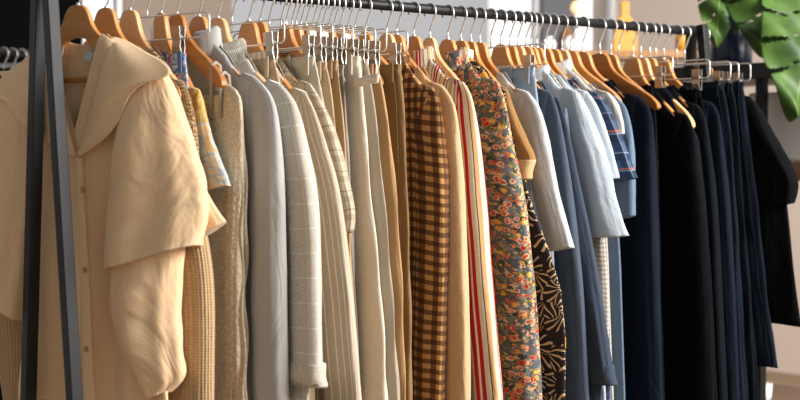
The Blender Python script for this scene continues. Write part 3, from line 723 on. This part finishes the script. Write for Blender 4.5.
# ================================================================== the rack
def rack():
    xa, xb = rail_x(48)-.009, rail_x(697)
    t = thing('clothes_rack', 'black metal clothes rack with slanting end legs and one long rail', 'rack', ((xa+xb)/2, 0, 0))
    o = MB().tube([(xa-t.location.x, 0, RAIL), (xb-t.location.x, 0, RAIL)], RR, 24).build('rail', M['blackmetal'], t)
    for x in (xa, xb):
        for s in (1, -1):
            a = Vector((x-t.location.x, s*.0185, RAIL+.02)); b = Vector((x-t.location.x, s*(.20 if s < 0 else .135), 0.0))
            d = (b-a); L = d.length; rot = d.to_track_quat('Z', 'X').to_matrix()
            q = MB().box((0,0,0), (.026,.027,L))
            o = q.build('leg', M['blackmetal'], t, False, .002)
            ang = math.atan2(b.y-a.y, -(b.z-a.z))
            o.matrix_local = Matrix.Translation((a+b)/2) @ Matrix.Rotation(ang, 4, 'X')
            MB().box((0,0,0), (.031,.034,.012)).build('rubber_foot', M['vinyl'], o, False, .002).location = (0,0,-L/2+.004)
        MB().box((x-t.location.x, 0, .16), (.025,.36,.025)).build('cross_bar', M['blackmetal'], t, False, .002)
rack()
#BG
# ================================================================== room and things behind
YB = 3.4
WH = 3.3
def bx(px): return on_plane(px, 20, (0,YB,0), Vector((0,1,0))).x
M['greywall'] = plain('grey wall paint', (168,172,178), .9, 0, .2)
M['taupe'] = plain('taupe wall paint', (150,134,120), .9, 0, .2)
M['beige'] = plain('beige wall paint', (232,214,198), .9, 0, .2)
M['darkcol'] = plain('dark grey pillar paint', (112,114,120), .8, 0, .2)
M['blackpanel'] = plain('black panel', (7,7,7), .85, 0, .05)
M['whiteframe'] = plain('white window frame', (235,235,235), .5)
M['floor'] = plain('warm brown floor', (150,124,98), .7)
gm = Mat('window glass', .05, 0, .5); gm.color((.95,.97,1,1)); gm.b.inputs['Transmission Weight'].default_value = 1; gm.b.inputs['IOR'].default_value = 1.02; M['glass'] = gm.m
XR = bx(616)
def wallseg(name, a, b, mat, z0=0, z1=WH, t=.05, front=0):
    x0, x1 = bx(a), bx(b)
    return struct(MB().box(((x0+x1)/2, YB+t/2-front, (z0+z1)/2), (x1-x0, t, z1-z0)).build(name, mat, None, False))
wallseg('wall_left', -260, 82, M['blackpanel'])
wallseg('wall_back', 124, 232, M['taupe'])
wallseg('wall_back', 232, 488, M['greywall'])
wallseg('trim_1', 540, 572, M['darkcol'], t=.08, front=.03)
for i, (a, b) in enumerate(((82,124),(488,540),(572,616))):
    wallseg('wall_back', a, b, M['greywall'], 0, .25); wallseg('wall_back', a, b, M['greywall'], 3.0, WH)
    x0, x1 = bx(a), bx(b); q = MB()
    for x in (x0+.02, x1-.02): q.box((x, YB+.025, 1.625), (.03,.04,2.75))
    for z in (.27, 2.98): q.box(((x0+x1)/2, YB+.025, z), (x1-x0,.04,.04))
    w = struct(q.build('window_%d' % (i+1), M['whiteframe'], None, False))
    MB().box(((x0+x1)/2, YB+.025, 1.625), (x1-x0-.08,.006,2.67)).build('pane', M['glass'], w, False)
struct(MB().box((XR+.1, .2, WH/2), (.2, 2*(YB-.2)+.4, WH)).build('wall_right', M['beige'], None, False))
struct(MB().box((1.2, .2, -.05), (12, 7.2, .1)).build('floor', M['floor'], None, False))

# -- display shelf against the windows
M['oak'] = wood('oak board', (150,104,62), (182,134,86)); M['amber'] = wood('amber varnished wood', (206,134,30), (226,160,50))
M['brown'] = plain('brown glazed clay', (130,84,48), .4)
M['white'] = plain('white glazed ceramic', (240,240,238), .25)
SZ = 6.1
p0 = at_depth(546, 51, SZ); p1 = at_depth(700, 52.5, SZ); sz_ = (p0.z+p1.z)/2
dirv = (p1-p0); dirv.z = 0; ln = dirv.length; yaw_s = math.atan2(dirv.y, dirv.x); mid = (p0+p1)/2; mid.z = 0
t = thing('display_shelf', 'oak topped display shelf behind the far half of the rack', 'shelf', mid, yaw_s)
MB().box((0,.06,sz_-.015), (ln+.1,.30,.03)).build('shelf_board', M['oak'], t, False, .003)
MB().box((0,.06,.6), (ln+.1,.30,.03)).build('shelf_board', M['oak'], t, False, .003)
for x in (-1,1):
    for y in (-1,1):
        MB().box((x*(ln/2+.03),.06+y*.13,(sz_-.03)/2), (.03,.03,sz_-.03)).build('post', M['blackmetal'], t, False, .002)
def on_shelf(px):
    p = at_depth(px, 50, SZ); p.z = sz_; return p
def lathe_thing(name, label, cat, loc, prof, mat, group=None, n=36):
    o = MB().lathe(prof, n).build(name, mat); o.location = loc; return tag(o, label, cat, group)
for px, l in ((549,'white round jar on the display shelf, left of the two'),(569,'white round jar on the display shelf, right of the two')):
    lathe_thing('jar', l, 'jar', on_shelf(px), [(.0,0),(.018,0),(.027,.012),(.030,.03),(.025,.046),(.014,.053),(.014,.06),(.017,.062),(0,.062)], M['white'], 'white jars on the display shelf')
q = on_shelf(566)+Vector((.1,.09,0))
lathe_thing('bottle', 'brown clay bottle standing behind the white jars', 'bottle', q, [(0,0),(.034,0),(.036,.06),(.03,.085),(.012,.105),(.012,.135),(.015,.14),(0,.14)], M['brown'])
def paddle(px, w, h, nw, nh, label):
    t0 = on_shelf(px); mb = MB(); pts = []
    hw, hn = w/2, nw/2
    prof = [(hw*.92,0),(hw,.012),(hw,h*.7),(hw*.92,h*.88),(hw*.6,h*.98),(hn,h+.012),(hn,h+nh*.7),(hn*1.15,h+nh*.9),(hn*.6,h+nh)]
    out = [(x,z) for x,z in prof]+[(-x,z) for x,z in prof[::-1]]; n = len(out)
    vs = [(x,y,z) for y in (-.012,.012) for x,z in out]
    mb.add(vs, [tuple(range(n)), tuple(range(n,2*n))[::-1]]+[(k,k+n,(k+1)%n+n,(k+1)%n) for k in range(n)])
    o = mb.build('paddle_board', M['amber'], None, False, .004); o.location = t0; o.rotation_euler = (-.04,0,-math.radians(38)); return tag(o, label, 'board')
paddle(625, .10, .135, .034, .07, 'amber wooden board with a narrow handle standing behind the rail')
lathe_thing('bottle', 'small amber bottle on the display shelf near the rack end', 'bottle', on_shelf(682), [(0,0),(.026,0),(.028,.05),(.026,.065),(.011,.078),(.011,.098),(0,.1)], M['amber'])
# -- pendant bulb
bl = Mat('lit bulb', .4); bl.color(lin((255,214,170))); bl.b.inputs['Emission Color'].default_value = lin((255,196,140)); bl.b.inputs['Emission Strength'].default_value = 1.1
pb = at_depth(576, 8, 6.6)
t = thing('pendant_bulb', 'small warm glowing bulb hanging in front of the far window', 'lamp', pb)
MB().lathe([(.0,-.026),(.012,-.023),(.022,-.012),(.0255,0),(.022,.014),(.012,.028),(.010,.036),(0,.036)], 28).build('bulb', bl.m, t)
MB().lathe([(0,.03),(.012,.03),(.013,.075),(.004,.085),(0,.085)], 20).build('socket', M['blackmetal'], t)
MB().tube([(0,0,.08),(0,0,WH-pb.z)], .002, 8).build('cord', M['blackmetal'], t)
# -- black shelving unit at the far right with vase and monstera
U0 = at_depth(762, 78, 5.05); zt = at_depth(762, 63, 5.05).z
ux, uy = U0.x, U0.y
t = thing('shelving_unit', 'black shelving unit behind the far end of the rack', 'shelf', (ux+.2, uy-.35, 0))
def ub(name, c, d, mat): return MB().box((c[0]-ux-.2, c[1]-uy+.35, c[2]), d).build(name, mat, t, False, .003)
M['walnut'] = wood('walnut board', (92,64,42), (124,88,58)); M['blackwood'] = plain('black stained wood', (36,33,31), .45)
ub('top_shelf', (ux+.2, uy-.2, zt-.027), (.46, 1.5, .054), M['blackwood'])
zm = at_depth(795, 163, 4.9).z; zl = at_depth(790, 389, 4.9).z-.08
ub('middle_shelf', (ux+.2, uy-.2, zm-.03), (.42, 1.44, .06), M['walnut'])
ub('lower_shelf', (ux+.2, uy-.2, zl-.02), (.42, 1.44, .04), M['walnut'])
for y in (.0, -.9, .5):
    for x in (0, .4): ub('post', (ux+x, uy+y, (zt-.05)/2), (.032,.032,zt-.05), M['blackmetal'])
bq = at_depth(794, 150, 5.15)
gb = MB().box((ux+.2, bq.y, zm+.12), (.26, .26, .24)).build('storage_box', plain('grey storage box', (224,219,212), .6), None, False, .012)
tag(gb, 'plain grey box on the middle shelf of the black shelving unit', 'box')
p = at_depth(764, 390, 5.16)
o = lathe_thing('cup', 'white cup just visible below the jeans hem', 'cup', (p.x, p.y, zl), [(0,0),(.022,0),(.026,.015),(.029,.06),(.026,.06),(.023,.015),(0,.008)], M['white'])
vp = at_depth(731, 62, 5.2); vp.z = zt
vz = Mat('navy glazed vase', .25, 0, .5); vz.color(lin((30,42,66)))
lathe_thing('vase', 'dark navy vase holding the monstera leaves', 'vase', vp, [(0,0),(.066,0),(.072,.01),(.073,.05),(.069,.11),(.058,.16),(.040,.20),(.03,.225),(.030,.26),(.036,.275),(.031,.275),(.025,.255),(.025,.20),(0,.19)], vz.m, n=48)
lm = Mat('monstera leaf', .5, 0, .35); lo = lm.noise(lm.obj(), 14., 3.); lx, ly, _ = lm.sep(lm.uv())
vein = lm.math('LESS_THAN', lm.math('ABSOLUTE', lx), .012)
lm.color(lm.mix(vein, lm.ramp(lo, [(.3,(38,62,18)),(.7,(74,104,38))]), lin((120,156,84))))
lm.b.inputs['Subsurface Weight'].default_value = 0.0
pt = thing('monstera', 'green monstera leaves with split edges spreading from the navy vase', 'plant', vp+Vector((0,0,.2)))
def leaf(bpx, tpx, zb, ztp, width, seed, roll=0.0):
    B = at_depth(*bpx, zb); T = at_depth(*tpx, ztp); o = pt.location
    d = T-B; L = d.length; d.normalize(); n = -(fw - d*fw.dot(d)).normalized(); s = d.cross(n)
    n, s = n*math.cos(roll)+s*math.sin(roll), s*math.cos(roll)-n*math.sin(roll)
    r = random.Random(seed); nu, nv = 90, 41; mb = MB(); vs = []
    slits = [[(a+r.uniform(-.02,.02), r.uniform(.014,.026)) for a in (.26,.46,.66)] for _ in (0,1)]
    def hw(t): return width*.5*(math.sin(PI*min(1, (t*.93+.07))**.72))**.75 if t < 1 else 0
    for i in range(nu):
        tt = i/(nu-1); w = hw(tt)
        for k in range(nv):
            q = (k/(nv-1))*2-1; a = abs(q)
            back = -.13*L*a**1.6*(1-tt) if tt < .5 else -.13*L*a**1.6*(1-tt)
            P = B + d*(tt*L+back+.16*L*a*(tt-.2)*(1-tt)) + s*(q*w) + n*(-.10*width*a*a + .05*L*math.sin(PI*tt)+.012*math.sin(14*tt+3*q))
            vs.append(P-o)
    fs = []; uv = []
    for i in range(nu-1):
        for k in range(nv-1):
            tt = (i+.5)/(nu-1); q = ((k+.5)/(nv-1))*2-1; a = abs(q); sd = slits[0 if q < 0 else 1]; cut = False
            for c, w in sd:
                cc = c+.10*(a-.4)
                if a > .42 and abs(tt-cc) < w*(.35+.9*(a-.42)): cut = True
                if .16 < a < .30 and abs(tt-cc+.03) < w*.55*math.sin(PI*(a-.16)/.14): cut = True
            if cut: continue
            fs.append((i*nv+k, i*nv+k+1, (i+1)*nv+k+1, (i+1)*nv+k))
            uv.append([((kk/(nv-1))*2-1, ii/(nu-1)) for ii, kk in ((i,k),(i,k+1),(i+1,k+1),(i+1,k))])
    mb.add(vs, fs, uv); lf = solid(mb.build('leaf', lm.m, pt), .0012)
    mp = (B+vp)/2; mp.z = max(B.z, vp.z+.3)+.10
    c = [tuple(v) for v in (vp+Vector((0,0,.2)), vp+Vector((0,0,.29)), mp, B)]
    pp = [Vector((a, b, cc)) for a, b, cc in spline(c, 24)]
    MB().tube([v-o for v in pp], .004, 8).build('stem', lm.m, lf).matrix_parent_inverse.identity()
leaf((722,-34), (716,46), 5.0, 4.92, .15, 3, .2)
leaf((742,-30), (737,34), 5.08, 5.02, .085, 8, -.3)
leaf((772,-42), (764,53), 4.95, 4.85, .30, 5, .1)
leaf((806,-10), (796,118), 4.9, 4.75, .30, 6, -.2)
# -- second rack far left
RZ = 5.0
r0 = at_depth(-60, 46, RZ); r1 = at_depth(70, 46, RZ+.6)
zr = r0.z; r1.z = zr
dv = (r1-r0).normalized(); ya = math.atan2(dv.y, dv.x)
t = thing('clothes_rack', 'second black clothes rack in the dark corner at far left', 'rack', (r0.x, r0.y, 0), ya)
Lr = (r1-r0).length
MB().tube([(0,0,zr),(Lr,0,zr)], RR, 16).build('rail', M['blackmetal'], t)
for x in (0, Lr):
    MB().box((x,0,zr/2), (.03,.03,zr)).build('post', M['blackmetal'], t, False, .002)
    MB().box((x,0,.015), (.04,.5,.03)).build('foot', M['blackmetal'], t, False, .002)
for i, (f_, nm) in enumerate(((.38,'leftmost'),(.46,'second from the left'),(.53,'third from the left'),(.60,'rightmost'))):
    P = r0+dv*(Lr*f_); H = .048
    clip_hanger_at((P.x, P.y, zr-H), H, 'metal clip hanger on the dark second rack, '+nm+' there', math.degrees(ya)+2*i, .12, 'clip hangers on the second rack')
    tt = thing('trousers', 'dark trousers hanging on the second rack, '+nm+' there', 'trousers', (P.x, P.y, zr-H-.075), ya+math.radians(2*i), 'dark trousers on the second rack')
    for s_ in (1,-1):
        loft([(.003*s_,0),(.004*s_,-.3),(.02*s_,-.95)], [(.17*s_,0),(.18*s_,-.25),(.17*s_,-.95)], [.010,.014,.016], m=24, n=24, fold=.1, nf=4, seed=i).build('leg', M[('navydeep','slatedark','black','midnight')[i]], tt)
    loft([(-.172,.004),(-.172,-.034)], [(.172,.004),(.172,-.034)], [.012,.013], m=4, n=40, fold=0, ex=.6).build('waistband', M[('navydeep','slatedark','black','midnight')[i]], tt)

# ================================================================== light and camera
w = bpy.data.worlds.new('World'); bpy.context.scene.world = w; w.use_nodes = True
nt = w.node_tree; bg = nt.nodes['Background']
tc = nt.nodes.new('ShaderNodeTexCoord'); dt = nt.nodes.new('ShaderNodeVectorMath'); dt.operation = 'DOT_PRODUCT'; dt.inputs[1].default_value = (.57,.82,.0)
nt.links.new(tc.outputs['Generated'], dt.inputs[0])
mr = nt.nodes.new('ShaderNodeMapRange'); mr.inputs['From Min'].default_value = .55; mr.inputs['From Max'].default_value = .85
mr.inputs['To Min'].default_value = .36; mr.inputs['To Max'].default_value = 1.6        # brighter street side beyond the windows
nt.links.new(dt.outputs['Value'], mr.inputs['Value']); nt.links.new(mr.outputs['Result'], bg.inputs['Strength'])
bg.inputs['Color'].default_value = (.985,.985,.985,1)
def area(name, loc, target, size, sy, power, col):
    l = bpy.data.lights.new(name, 'AREA'); l.shape = 'RECTANGLE'; l.size = size; l.size_y = sy; l.energy = power; l.color = col
    o = bpy.data.objects.new(name, l); C.objects.link(o); o.location = loc
    o.rotation_euler = (Vector(target)-Vector(loc)).to_track_quat('-Z','Y').to_euler(); return o
area('shop_window_daylight', (2.6,-3.8,2.9), (.9,0,1.2), 2.2, 1.9, 460, (1,.975,.955))
area('right_wall_fill', (2.8,-2.2,2.9), (5.5,1.4,1.5), 1.6, 1.6, 90, (1,.97,.93))  # added fill lamp, not a known window, to brighten the beige right wall
sc = bpy.context.scene
cam = bpy.data.cameras.new('Camera'); co = bpy.data.objects.new('Camera', cam); C.objects.link(co)
cam.sensor_width = 36; cam.lens = F/800*36; cam.clip_end = 100
co.matrix_world = Matrix((rt, up, -fw)).transposed().to_4x4(); co.location = CAM
cam.dof.use_dof = True; cam.dof.focus_distance = 3.55; cam.dof.aperture_fstop = 3.2
sc.camera = co
sc.view_settings.view_transform = 'Standard'; sc.view_settings.look = 'None'; sc.view_settings.gamma = 1; sc.view_settings.exposure = 0
sc.view_settings.use_curve_mapping = False
